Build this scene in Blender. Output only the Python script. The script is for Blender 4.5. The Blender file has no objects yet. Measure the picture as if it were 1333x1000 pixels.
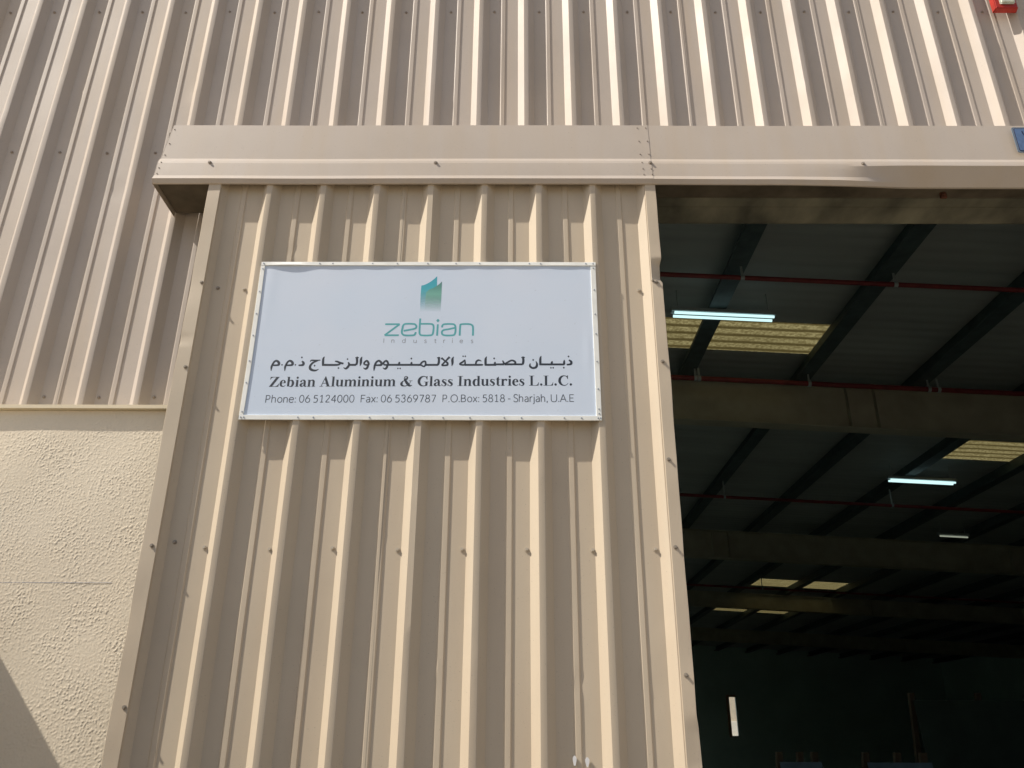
import bpy, bmesh, math, random
import numpy as np
from mathutils import Vector, Matrix

random.seed(7)
rng = np.random.default_rng(11)
S = bpy.context.scene
COL = S.collection
EYE = 1.55            # height of the lens above the ground (m)
DOOR = 3.127          # outermost rib face of the sliding door
WALL = 3.385          # outermost rib face of the wall cladding
RIB = 0.038           # rib depth

# ------------------------------------------------------------------ camera
def aim(yaw, pitch, roll):
    cp, sp, cy, sy = math.cos(pitch), math.sin(pitch), math.cos(yaw), math.sin(yaw)
    Z = Matrix(((cy, -sy, 0), (sy, cy, 0), (0, 0, 1)))
    f, u, r = Z @ Vector((0, cp, sp)), Z @ Vector((0, -sp, cp)), Z @ Vector((1, 0, 0))
    cr, sr = math.cos(roll), math.sin(roll)
    r2, u2 = r * cr + u * sr, u * cr - r * sr
    m = Matrix((r2, u2, -f)).transposed().to_4x4()
    m.translation = Vector((0, 0, EYE))
    return m
cam_data = bpy.data.cameras.new('camera')
cam = bpy.data.objects.new('camera', cam_data); COL.objects.link(cam)
cam_data.sensor_width = 36.0
cam_data.lens = 1067.05 / 1333.0 * 36.0
cam_data.clip_start = 0.05; cam_data.clip_end = 3000
cam.matrix_world = aim(0.00734604, 0.40959978, 0.00528321)
S.camera = cam

# ------------------------------------------------------------------ light
SUN = Vector((-3.0, -1.0, 3.6)).normalized()       # towards the sun
sun_data = bpy.data.lights.new('sun', 'SUN')
sun_data.energy = 4.0; sun_data.angle = math.radians(0.55); sun_data.color = (1.0, 0.93, 0.83)
sun = bpy.data.objects.new('sun', sun_data); COL.objects.link(sun)
sun.rotation_euler = (-SUN).to_track_quat('-Z', 'Y').to_euler()
sun.location = (-6, -4, 12)
world = bpy.data.worlds.new('World'); S.world = world; world.use_nodes = True
wn = world.node_tree; wn.nodes.clear()
sky = wn.nodes.new('ShaderNodeTexSky'); sky.sky_type = 'NISHITA'; sky.sun_disc = False
sky.sun_elevation = math.asin(SUN.z)
sky.sun_rotation = math.atan2(SUN.x, SUN.y)
sky.dust_density = 2.5; sky.air_density = 1.0; sky.ozone_density = 1.0
bg = wn.nodes.new('ShaderNodeBackground'); bg.inputs[1].default_value = 0.080
out = wn.nodes.new('ShaderNodeOutputWorld')
wn.links.new(sky.outputs[0], bg.inputs[0]); wn.links.new(bg.outputs[0], out.inputs[0])
S.view_settings.view_transform = 'Standard'; S.view_settings.look = 'None'
S.view_settings.exposure = 0.41; S.view_settings.gamma = 1.0
S.view_settings.use_curve_mapping = False
S.render.engine = 'CYCLES'
S.cycles.max_bounces = 12; S.cycles.diffuse_bounces = 8; S.cycles.transmission_bounces = 8

# ------------------------------------------------------------------ materials
def new_mat(name):
    m = bpy.data.materials.new(name); m.use_nodes = True
    nt = m.node_tree; nt.nodes.clear()
    o = nt.nodes.new('ShaderNodeOutputMaterial')
    b = nt.nodes.new('ShaderNodeBsdfPrincipled')
    nt.links.new(b.outputs[0], o.inputs[0])
    return m, nt, b, o
def noise(nt, scale, detail=4, stretch=(1, 1, 1), rough=0.55):
    tc = nt.nodes.new('ShaderNodeTexCoord'); mp = nt.nodes.new('ShaderNodeMapping')
    mp.inputs['Scale'].default_value = stretch
    n = nt.nodes.new('ShaderNodeTexNoise'); n.inputs['Scale'].default_value = scale
    n.inputs['Detail'].default_value = detail; n.inputs['Roughness'].default_value = rough
    nt.links.new(tc.outputs['Object'], mp.inputs[0]); nt.links.new(mp.outputs[0], n.inputs[0])
    return n.outputs[0]
def ramp(nt, src, p0, c0, p1, c1):
    r = nt.nodes.new('ShaderNodeValToRGB'); e = r.color_ramp.elements
    e[0].position, e[0].color = p0, (*c0, 1); e[1].position, e[1].color = p1, (*c1, 1)
    nt.links.new(src, r.inputs[0]); return r.outputs[0]
def mixc(nt, fac, a, b, mode='MIX'):
    m = nt.nodes.new('ShaderNodeMix'); m.data_type = 'RGBA'; m.blend_type = mode
    for s, v in ((m.inputs[0], fac), (m.inputs[6], a), (m.inputs[7], b)):
        if isinstance(v, (int, float)): s.default_value = v
        elif isinstance(v, tuple): s.default_value = (*v, 1)
        else: nt.links.new(v, s)
    return m.outputs[2]
def bump(nt, b, src, strength, dist):
    n = nt.nodes.new('ShaderNodeBump'); n.inputs['Strength'].default_value = strength
    n.inputs['Distance'].default_value = dist
    nt.links.new(src, n.inputs['Height']); nt.links.new(n.outputs[0], b.inputs['Normal'])
def simple(name, col, rough=0.6, metal=0.0, var=0.08, scale=6.0, spec=0.5, bmp=0.0, stretch=(1, 1, 1)):
    m, nt, b, o = new_mat(name)
    n = noise(nt, scale, 5, stretch)
    lo = tuple(c * (1 - var) for c in col); hi = tuple(min(1, c * (1 + var)) for c in col)
    nt.links.new(ramp(nt, n, 0.3, lo, 0.7, hi), b.inputs['Base Color'])
    b.inputs['Roughness'].default_value = rough; b.inputs['Metallic'].default_value = metal
    b.inputs['Specular IOR Level'].default_value = spec
    if bmp: bump(nt, b, noise(nt, scale * 8, 4), bmp, 0.002)
    return m
def painted_steel(name, col, dust=(0.53, 0.43, 0.315), rough=0.5):
    """coil coated cladding: faint dust streaks running down, mottled sheen, tiny specks"""
    m, nt, b, o = new_mat(name)
    streak = noise(nt, 9, 6, (1, 1, 0.10)); blot = noise(nt, 2.3, 5); speck = noise(nt, 170, 2)
    c = mixc(nt, ramp(nt, streak, 0.42, (0, 0, 0), 0.72, (0.50, 0.50, 0.50)), col, dust)
    dark = tuple(x * 0.80 for x in col)
    c = mixc(nt, ramp(nt, blot, 0.46, (0, 0, 0), 0.78, (0.45, 0.45, 0.45)), c, dark)
    c = mixc(nt, ramp(nt, speck, 0.67, (0, 0, 0), 0.75, (0.55, 0.55, 0.55)), c, tuple(x * 0.55 for x in col))
    nt.links.new(c, b.inputs['Base Color'])
    r = nt.nodes.new('ShaderNodeMapRange'); r.inputs[3].default_value = rough - .08; r.inputs[4].default_value = rough + .16
    nt.links.new(blot, r.inputs[0]); nt.links.new(r.outputs[0], b.inputs['Roughness'])
    b.inputs['Specular IOR Level'].default_value = 0.35
    bump(nt, b, noise(nt, 34, 3, (1, 1, 0.5)), 0.05, 0.004)
    return m
M = {}
M['clad'] = painted_steel('beige_wall_cladding', (0.525, 0.461, 0.398))
M['door'] = painted_steel('beige_door_cladding', (0.575, 0.490, 0.372))
M['hood'] = painted_steel('beige_flashing', (0.538, 0.472, 0.404))
M['screw'] = simple('weathered_screw', (0.30, 0.26, 0.21), 0.5, 0.2)
M['screw_pale'] = simple('beige_screw_cap', (0.50, 0.44, 0.35), 0.45, 0.1)
M['rivet'] = simple('dull_rivet', (0.33, 0.285, 0.24), 0.55, 0.0)
M['alu'] = simple('white_aluminium_strip', (0.87, 0.88, 0.83), 0.42, 0.0, 0.05, 14)
M['zinc'] = simple('zinc_screw', (0.55, 0.56, 0.56), 0.3, 0.8)
M['ink'] = simple('black_print', (0.028, 0.036, 0.050), 0.5, 0, 0.12, 40)
M['ink_thin'] = simple('grey_print', (0.075, 0.090, 0.115), 0.5, 0, 0.10, 40)
M['ink_grey'] = simple('light_grey_print', (0.30, 0.325, 0.37), 0.5, 0, 0.05, 40)
M['teal'] = simple('teal_print', (0.10, 0.40, 0.43), 0.5, 0, 0.08, 30)
M['red'] = simple('red_plastic', (0.42, 0.030, 0.018), 0.42, 0, 0.18, 22)
M['lens'] = simple('pale_dusty_lens', (0.50, 0.53, 0.44), 0.45, 0, 0.30, 45)
M['steel'] = simple('dark_primer_steel', (0.055, 0.078, 0.080), 0.55, 0.1, 0.30, 8)
M['rafter'] = simple('cream_primer_steel', (0.32, 0.30, 0.225), 0.6, 0.0, 0.14, 3)
M['roof'] = simple('roof_sheet_underside', (0.30, 0.32, 0.305), 0.65, 0.0, 0.12, 1.5, stretch=(.3, 2, 1))
M['pipe'] = simple('red_pipe_paint', (0.16, 0.016, 0.018), 0.5, 0, 0.25, 9)
M['lintel'] = simple('streaked_lintel_steel', (0.150, 0.142, 0.102), 0.6, 0.0, 0.85, 2.2, stretch=(1.5, .8, 1))
M['rust'] = simple('rusty_steel', (0.12, 0.045, 0.026), 0.85, 0.0, 0.4, 60)
M['tarp'] = simple('dark_green_cover', (0.035, 0.055, 0.042), 0.7, 0, 0.3, 2)
M['track'] = simple('hood_shade_steel', (0.11, 0.092, 0.068), 0.9, 0, 0.4, 5, spec=.15)  # dark tone standing in for the shade inside the hood
M['concrete'] = simple('concrete_floor', (0.42, 0.42, 0.38), 0.7, 0, 0.2, 1.2)
M['ground'] = simple('sandy_yard', (0.30, 0.25, 0.185), 0.9, 0, 0.15, 0.6)
M['hallwall'] = simple('hall_lining', (0.44, 0.55, 0.50), 0.7, 0, 0.09, 0.5)
M['far'] = simple('cream_outside_wall', (0.74, 0.64, 0.50), 0.8)
M['lampbody'] = simple('grey_lamp_body', (0.30, 0.34, 0.34), 0.5)
M['glass'] = simple('stacked_glass', (0.10, 0.15, 0.19), 0.35, 0, 0.3, 3)
M['timber'] = simple('rack_timber', (0.09, 0.06, 0.035), 0.8, 0, 0.4, 5)
M['white'] = simple('white_plastic', (0.75, 0.75, 0.75), 0.4, 0, .05)
M['pencil'] = simple('blue_pencil', (0.46, 0.46, 0.50), 0.8)

def make_banner():
    m, nt, b, o = new_mat('pale_blue_banner')
    blot = noise(nt, 3.0, 5); speck = noise(nt, 60, 3)
    c = mixc(nt, ramp(nt, blot, 0.35, (0, 0, 0), 0.7, (1, 1, 1)), (0.645, 0.740, 0.865), (0.680, 0.755, 0.865))
    c = mixc(nt, ramp(nt, speck, 0.70, (0, 0, 0), 0.76, (0.3, 0.3, 0.3)), c, (0.40, 0.43, 0.46))
    nt.links.new(c, b.inputs['Base Color']); b.inputs['Roughness'].default_value = 0.38
    b.inputs['Specular IOR Level'].default_value = 0.4
    return m
M['banner'] = make_banner()
def fade_mat(name, stops, z_hi, z_lo, side=None):
    """flat print fading downwards: colour stops along the object's own Z"""
    m, nt, b, o = new_mat(name)
    tc = nt.nodes.new('ShaderNodeTexCoord'); sp = nt.nodes.new('ShaderNodeSeparateXYZ')
    mr = nt.nodes.new('ShaderNodeMapRange'); mr.inputs[1].default_value = z_hi; mr.inputs[2].default_value = z_lo
    nt.links.new(tc.outputs['Object'], sp.inputs[0]); nt.links.new(sp.outputs[2], mr.inputs[0])
    r = nt.nodes.new('ShaderNodeValToRGB'); e = r.color_ramp.elements
    while len(e) < len(stops): e.new(0.5)
    for i, (p, c) in enumerate(stops): e[i].position = p; e[i].color = (*c, 1)
    nt.links.new(mr.outputs[0], r.inputs[0])
    nt.links.new(r.outputs[0], b.inputs['Base Color']); b.inputs['Roughness'].default_value = 0.45
    tr_ = nt.nodes.new('ShaderNodeBsdfTransparent'); mx = nt.nodes.new('ShaderNodeMixShader')
    r2 = nt.nodes.new('ShaderNodeValToRGB'); r2.color_ramp.elements[0].position = .42; r2.color_ramp.elements[1].position = 1.0
    nt.links.new(mr.outputs[0], r2.inputs[0]); nt.links.new(r2.outputs[0], mx.inputs[0])
    nt.links.new(b.outputs[0], mx.inputs[1]); nt.links.new(tr_.outputs[0], mx.inputs[2]); nt.links.new(mx.outputs[0], o.inputs[0])
    return m
BG = (0.58, 0.625, 0.705)
def make_stucco():
    m, nt, b, o = new_mat('cream_stucco')
    blot = noise(nt, 2.2, 6); fine = noise(nt, 90, 4)
    c = mixc(nt, ramp(nt, blot, 0.35, (0, 0, 0), 0.7, (1, 1, 1)), (0.80, 0.705, 0.55), (0.84, 0.75, 0.595))
    c = mixc(nt, ramp(nt, fine, 0.55, (0, 0, 0), 0.8, (0.25, 0.25, 0.25)), c, (0.62, 0.53, 0.40))
    nt.links.new(c, b.inputs['Base Color']); b.inputs['Roughness'].default_value = 0.85
    b.inputs['Specular IOR Level'].default_value = 0.2
    bump(nt, b, noise(nt, 160, 4), 0.10, 0.0010)
    return m
M['stucco'] = make_stucco()
def make_skylight():
    m = bpy.data.materials.new('translucent_fibreglass'); m.use_nodes = True
    nt = m.node_tree; nt.nodes.clear()
    o = nt.nodes.new('ShaderNodeOutputMaterial'); t = nt.nodes.new('ShaderNodeBsdfTranslucent')
    d = nt.nodes.new('ShaderNodeBsdfDiffuse'); mx = nt.nodes.new('ShaderNodeMixShader')
    n = noise(nt, 26, 6); n2 = noise(nt, 3, 4, (.3, 2, 1))
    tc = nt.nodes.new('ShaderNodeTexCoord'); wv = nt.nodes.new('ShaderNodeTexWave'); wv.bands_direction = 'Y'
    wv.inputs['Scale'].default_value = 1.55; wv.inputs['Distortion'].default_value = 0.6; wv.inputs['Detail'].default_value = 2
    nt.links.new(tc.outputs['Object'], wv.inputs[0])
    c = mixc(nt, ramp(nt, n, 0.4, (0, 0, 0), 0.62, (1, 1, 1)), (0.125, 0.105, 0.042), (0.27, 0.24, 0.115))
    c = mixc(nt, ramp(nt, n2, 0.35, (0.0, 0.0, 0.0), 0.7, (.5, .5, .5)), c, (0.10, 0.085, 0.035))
    c = mixc(nt, ramp(nt, wv.outputs[1], 0.12, (.9, .9, .9), 0.60, (0, 0, 0)), c, (0.050, 0.038, 0.012))   # dark bands painted as the shading of the corrugations
    nt.links.new(c, t.inputs[0]); d.inputs[0].default_value = (0.25, 0.22, 0.12, 1)
    mx.inputs[0].default_value = 0.25
    nt.links.new(t.outputs[0], mx.inputs[1]); nt.links.new(d.outputs[0], mx.inputs[2])
    nt.links.new(mx.outputs[0], o.inputs[0]); return m
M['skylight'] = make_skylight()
def make_fill_sheet():  # lets more light through, for unseen roof strips added to brighten the hall
    m = bpy.data.materials.new('unseen_fill_fibreglass'); m.use_nodes = True
    nt = m.node_tree; nt.nodes.clear(); o = nt.nodes.new('ShaderNodeOutputMaterial'); t = nt.nodes.new('ShaderNodeBsdfTranslucent')
    nt.links.new(ramp(nt, noise(nt, 3), .3, (.52, .62, .57), .7, (.58, .68, .62)), t.inputs[0]); nt.links.new(t.outputs[0], o.inputs[0]); return m
M['sky_fill'] = make_fill_sheet()
def make_tube(col=(0.56, 0.84, 0.84, 1), name='lit_fluorescent_tube'):
    m = bpy.data.materials.new(name); m.use_nodes = True
    nt = m.node_tree; nt.nodes.clear()
    o = nt.nodes.new('ShaderNodeOutputMaterial'); e = nt.nodes.new('ShaderNodeEmission')
    e.inputs[0].default_value = col; e.inputs[1].default_value = 1.0
    nt.links.new(e.outputs[0], o.inputs[0]); return m
M['tube'] = make_tube()
M['tube_dim'] = make_tube((0.20, 0.22, 0.17, 1), 'ageing_fluorescent_tube')

# ------------------------------------------------------------------ mesh helpers
class MB:
    def __init__(s): s.v = []; s.f = []
    def add(s, vs, fs):
        n = len(s.v); s.v += [tuple(map(float, p)) for p in vs]; s.f += [tuple(i + n for i in f) for f in fs]; return s
    def box(s, x0, y0, z0, x1, y1, z1):
        vs = [(x0,y0,z0),(x1,y0,z0),(x1,y1,z0),(x0,y1,z0),(x0,y0,z1),(x1,y0,z1),(x1,y1,z1),(x0,y1,z1)]
        return s.add(vs, [(0,3,2,1),(4,5,6,7),(0,1,5,4),(1,2,6,5),(2,3,7,6),(3,0,4,7)])
    def grid(s, P):
        """P: array (rows, cols, 3)"""
        a, b = P.shape[:2]; vs = P.reshape(-1, 3)
        return s.add(vs, [(i*b+j, i*b+j+1, (i+1)*b+j+1, (i+1)*b+j) for i in range(a-1) for j in range(b-1)])
    def prism(s, pts, d):
        """closed outline pts (3D) pushed along vector d"""
        n = len(pts); q = [tuple(np.add(p, d)) for p in pts]
        return s.add(list(pts) + q, [tuple(range(n))[::-1], tuple(range(n, 2*n))] + [(i, (i+1) % n, n+(i+1) % n, n+i) for i in range(n)])
    def tube(s, a, b, r, n=10, r2=None, caps=True):
        a, b = Vector(a), Vector(b); r2 = r if r2 is None else r2
        d = (b - a).normalized(); u = d.orthogonal().normalized(); w = d.cross(u)
        vs = []
        for p, rr in ((a, r), (b, r2)):
            for k in range(n):
                t = 2*math.pi*k/n; vs.append(p + (u*math.cos(t) + w*math.sin(t))*rr)
        fs = [(k, (k+1) % n, n+(k+1) % n, n+k) for k in range(n)]
        if caps: fs += [tuple(range(n))[::-1], tuple(range(n, 2*n))]
        return s.add(vs, fs)
    def build(s, name, mat, parent=None, smooth=None, kind=None, bevel=0):
        me = bpy.data.meshes.new(name); me.from_pydata(s.v, [], s.f); me.update()
        if bevel:
            bm = bmesh.new(); bm.from_mesh(me)
            bmesh.ops.recalc_face_normals(bm, faces=bm.faces)
            bmesh.ops.bevel(bm, geom=list(bm.edges), offset=bevel, segments=2, affect='EDGES', clamp_overlap=True)
            bm.to_mesh(me); bm.free()
        me.materials.append(mat)
        if smooth:
            me.polygons.foreach_set('use_smooth', [True]*len(me.polygons))
            me.set_sharp_from_angle(angle=math.radians(smooth))
        o = bpy.data.objects.new(name, me); COL.objects.link(o)
        if parent: o.parent = parent
        if kind: o['kind'] = kind
        return o
def recenter(o):
    """put a single-mesh thing's origin at the middle of its base"""
    me = o.data; n = len(me.vertices); a = np.empty(n*3); me.vertices.foreach_get('co', a); a = a.reshape(-1, 3)
    c = np.array([(a[:,0].min()+a[:,0].max())/2, (a[:,1].min()+a[:,1].max())/2, a[:,2].min()])
    me.vertices.foreach_set('co', (a-c).ravel()); me.update(); o.location = tuple(c); return o
def tag(o, label, cat, group=None):
    o['label'] = label; o['category'] = cat
    if group: o['group'] = group
    return o
def thing(name, label, cat, loc=(0, 0, 0), group=None):
    o = bpy.data.objects.new(name, None); COL.objects.link(o); o.location = loc
    o.empty_display_size = 0.2
    return tag(o, label, cat, group)
def child(o, parent):
    """parent keeping world placement (parents are unrotated)"""
    o.parent = parent; o.location = Vector(o.location) - Vector(parent.location); return o
def put(o, parent, loc):
    c = o.copy(); COL.objects.link(c); c.parent = parent
    c.location = Vector(loc) - Vector(parent.location); return c

def smooth_noise(nx, nz, lx, lz, seed):
    """bandlimited noise, unit deviation"""
    r = np.random.default_rng(seed).standard_normal((nz, nx))
    fz = np.fft.fftfreq(nz)[:, None]; fx = np.fft.fftfreq(nx)[None]
    k = np.exp(-((fx*lx)**2 + (fz*lz)**2) * 9.0)
    a = np.fft.ifft2(np.fft.fft2(r) * k).real; return (a - a.mean()) / (a.std() + 1e-9)

# one pitch of the rib profile, x measured from the right edge of a rib crest
PROF = [(-0.0250, 0), (-0.0235, -0.0), (-0.0015, 0), (0.0, 0.0006), (0.0015, 0.002), (0.0300, RIB-0.002), (0.0320, RIB),
        (0.047, RIB), (0.062, RIB), (0.078, RIB), (0.0940, RIB), (0.1008, RIB-0.0050), (0.1105, RIB-0.0052), (0.1190, RIB-0.0050), (0.1245, RIB),
        (0.142, RIB), (0.160, RIB), (0.176, RIB), (0.1925, RIB), (0.1945, RIB-0.002), (0.2230, 0.002), (0.2250, 0.0)]
def ribbed(x0, x1, z0, z1, crest, yface, seed, dents=(), step=0.05, wav=1.0, depth=RIB):
    """ribbed sheet between x0 and x1; crest = X of a rib crest's right edge"""
    xs, ys = [], []
    k0 = math.floor((x0 - crest) / 0.25) - 1; k1 = math.ceil((x1 - crest) / 0.25) + 1
    for k in range(k0, k1 + 1):
        for px, py in PROF[:-1]:
            xs.append(crest + 0.25*k + px); ys.append(py)
    xs, ys = np.array(xs), np.array(ys); order = np.argsort(xs, kind='stable'); xs, ys = xs[order], ys[order]
    y0, y1 = np.interp([x0, x1], xs, ys); keep = (xs > x0 + 1e-4) & (xs < x1 - 1e-4)
    xs = np.concatenate([[x0], xs[keep], [x1]]); ys = np.concatenate([[y0], ys[keep], [y1]])
    ys = ys*depth/RIB
    nz = max(2, int(round((z1 - z0)/step)) + 1); zs = np.linspace(z0, z1, nz)
    X = np.tile(xs, (nz, 1)); Z = np.tile(zs[:, None], (1, len(xs))); Y = np.tile(ys + yface, (nz, 1))
    wx = int((x1-x0)/0.01)+2; wz = nz
    w = smooth_noise(max(wx, 8), max(wz, 8), 14, 8, seed)
    ix = np.clip(((xs-x0)/0.01).astype(int), 0, w.shape[1]-1)
    Y = Y + w[:nz][:, ix] * 0.00055 * wav
    # each fold line wanders a little along its length
    for j in range(len(xs)):
        s = smooth_noise(8, max(nz, 8), 1, 12, seed*100 + int(round(xs[j]*37)) % 97)[:nz, 0]
        X[:, j] += s * 0.00045 * wav
    for (dx, dz, r, a) in dents:
        Y += a * np.exp(-(((X-dx)/r)**2 + ((Z-dz)/(r*0.55))**2))
    return np.stack([X, Y, Z], -1)
E_ = EYE
# ================================================================== SETTING
g = MB(); g.grid(np.array([[(x, y, 0.0) for x in np.linspace(-400, 400, 41)] for y in np.linspace(-400, 400, 41)]))
ground = g.build('ground', M['ground'], kind='structure')

# ------------------------------------------------------------------ warehouse
hall = thing('warehouse', 'beige ribbed metal warehouse whose dark hall shows roof purlins through the open doorway', 'warehouse', (1.5, WALL, 0))
def hz(x): return 4.97 - 0.05*(x - 2.0) + E_           # underside of the roof sheeting
PUR = 0.22
# wall cladding, one metre cover per sheet, fixed with screws in the pans
def screws(sheet, xs, z, y, mat, r=0.0052):
    mb_first = None
    for x in xs:
        if mb_first is None:
            mb = MB(); mb.tube((0, 0.002, 0), (0, -0.002, 0), r*1.5, 12); mb.tube((0, -0.002, 0), (0, -0.009, 0), r, 6, r*0.85)
            mb_first = mb.build('screw', mat, sheet); o = mb_first
        else:
            o = mb_first.copy(); COL.objects.link(o); o.parent = sheet
        o.location = Vector((x + random.uniform(-.004, .004), y, z + random.uniform(-.004, .004))) - sheet_world(sheet)
def sheet_world(o):
    v = Vector(o.location)
    if o.parent: v += sheet_world(o.parent)
    return v
WC = 0.056                                              # a crest edge of the wall
wall_dents = {1: [(0.985, 3.30+E_, .03, .006)], 2: [(1.62, 3.23+E_, .035, -.007)], 3: [(1.97, 3.42+E_, .02, .004)]}
for _ in range(26):
    WD = globals().setdefault('WD', []); kx = random.randint(-14, 11)
    WD.append((WC+.25*kx+random.uniform(-.05, .0), random.uniform(2.8, 4.0)+E_, random.uniform(.012, .03), random.choice((1, -1))*random.uniform(.0015, .004)))
nsheet = 0
for k in range(-5, 6):
    x0 = WC + 0.112 + k*1.0 - 0.25; x1 = x0 + 1.0
    if x0 < -1.5 and x1 > -3.9 or x0 < -1.4: zlo = 1.30
    elif x0 < 0.4: zlo = 2.47
    else: zlo = 2.47
    zlo += E_
    if x0 > 4.4: zlo = 0.1
    ztop = hz((x0+x1)/2) + 0.12
    d = [(0.975, 3.29+E_, .022, -.006), (1.53, 3.235+E_, .03, -.007), (1.40, 3.22+E_, .018, .003), (1.985, 3.35+E_, .016, -.005), (2.385, 3.13+E_, .02, -.004), (-2.02, 2.55+E_, .05, .003)] + WD
    m = MB().grid(ribbed(x0, x1, zlo, ztop, WC, WALL + (0.0008 if k % 2 else 0), 40+k, d, depth=.0350))
    sh = m.build('cladding_sheet', M['clad'], None, smooth=25); sh.parent = hall; sh.location = -Vector(hall.location)
    for zrow, off in ((3.78, 0.059), (2.79, 0.058), (1.413, 0.045)):
        if zrow + E_ < zlo: continue
        if zrow == 2.79 and x0 > -1.5: continue
        xs = [WC + 0.25*j + off for j in range(-30, 30) if x0 + .01 < WC + 0.25*j + off < x1 - .01]
        screws(sh, xs, zrow + E_, WALL + .035, M['rivet'])
    nsheet += 1
# steel lintel across the doorway
m = MB(); m.box(0.42, WALL+0.050, 2.466+E_, 4.62, WALL+0.19, 2.80+E_)
m.box(0.42, WALL+0.19, 2.466+E_, 4.62, WALL+0.198, 2.62+E_)
m.box(0.62, WALL-0.030, 2.466+E_, 4.62, WALL-0.0245, 2.70+E_); m.box(0.62, WALL-0.0245, 2.466+E_, 4.62, WALL+0.050, 2.472+E_)
l = m.build('lintel', M['lintel'], None, bevel=0.002); child(l, hall)
# inner lining walls, end wall with an opening, floor slab
HX0, HX1, HY1 = -12.0, 22.0, 45.0
def hallpart(mb, name, mat, **k):
    o = mb.build(name, mat, None, **k); return child(o, hall)
YI = WALL + 0.20
m = MB(); m.box(HX0-.15, YI, 0, HX0, HY1, hz(HX0)); hallpart(m, 'side_wall', M['hallwall'])
m = MB(); m.box(HX1, YI, 0, HX1+.15, HY1, hz(HX1)); hallpart(m, 'side_wall', M['hallwall'])
ox0, ox1, oz0, oz1 = 10.86, 11.20, 0.24+E_, 2.07+E_
m = MB(); m.box(HX0, HY1, 0, ox0, HY1+.15, hz(HX0)); m.box(ox1, HY1, 0, HX1, HY1+.15, hz(HX0)); m.box(ox0, HY1, 0, ox1, HY1+.15, oz0); m.box(ox0, HY1, oz1, ox1, HY1+.15, hz(HX0))
hallpart(m, 'end_wall', M['hallwall'])
M['door_timber'] = simple('brown_frame_timber', (0.40, 0.24, 0.12), 0.7, 0, .2, 3)
m = MB(); m.box(ox0-.14, HY1-.06, oz0-.06, ox0, HY1, oz1+.1); m.box(ox0, HY1-.06, oz1, ox1, HY1, oz1+.1)
hallpart(m, 'opening_frame', M['door_timber'])
m = MB(); m.box(-0.9-11.1, YI-0.05, 0, 0.50, YI, 2.6+E_); m.box(-12, YI-.05, 2.6+E_, 0.5, YI, hz(-12)-.3); m.box(0.5, YI-.004, 2.82+E_, 4.5, YI+.03, hz(4.5)-.1); m.box(4.5, YI-.05, 0, HX1, YI, hz(HX1)-.05)
hallpart(m, 'front_wall_lining', M['hallwall'])
m = MB(); m.box(HX0, WALL+.06, 0.004, HX1, HY1, 0.02); hallpart(m, 'hall_floor', M['concrete'])
for x in (0.44, 4.46):
    m = MB(); m.box(x-.06, WALL+.06, 0.02, x+.06, YI-.051, 2.465+E_); hallpart(m, 'door_jamb', M['steel'], bevel=.003)
# purlins (Z section), seen from below
PX = [2.38 + 1.61*k for k in range(-8, 13)]
for x in PX:
    if not HX0 < x < HX1: continue
    z = hz(x) - 0.008
    m = MB(); L = HY1 - YI - .05; y0 = YI + .05
    m.box(x-.105, y0, z-PUR, x+.105, y0+L, z-PUR+.012)      # bottom flange
    m.box(x-.008, y0, z-PUR+.012, x+.008, y0+L, z-.004)       # web
    m.box(x-.105, y0, z-PUR+.012, x-.097, y0+L, z-PUR+.04)    # lip
    hallpart(m, 'purlin', M['steel'])
# tapered rafters of the portal frames, each an I section
for yr in (10.72, 19.4, 27.6, 36.4):
    xs = [HX0, 4.6, HX1]; m = MB(); dep = {10.72: .62, 19.4: .64, 27.6: .47}.get(yr, .5)
    for a, b in zip(xs[:-1], xs[1:]):
        ta, tb = hz(a)-PUR-.012, hz(b)-PUR-.012
        for yy0, yy1, zt0, zt1 in ((yr-.006, yr+.006, 0, -dep), (yr-.11, yr+.11, 0, -.014), (yr-.11, yr+.11, -dep-.002, -dep-.016)):
            m.add([(a,yy0,ta+zt0),(b,yy0,tb+zt0),(b,yy1,tb+zt0),(a,yy1,ta+zt0),(a,yy0,ta+zt1),(b,yy0,tb+zt1),(b,yy1,tb+zt1),(a,yy1,ta+zt1)],
                  [(0,1,2,3),(7,6,5,4),(0,4,5,1),(1,5,6,2),(2,6,7,3),(3,7,4,0)])
    for xst in (-6.4, 4.63, 5.02, 11.6, 16.5):                                      # splice plates
        zt = hz(xst)-PUR-.03; m.box(xst-.008, yr-.10, zt-dep+.02, xst+.008, yr-.0065, zt)
    r = hallpart(m, 'rafter', M['rafter'])
for x in (HX0+.3, HX1-.3):
    for yr in (10.72, 19.4, 27.6, 36.4):
        m = MB(); m.box(x-.2, yr-.1, .02, x+.2, yr+.1, hz(x)-PUR-.7); hallpart(m, 'column', M['steel'], bevel=.004)
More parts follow.
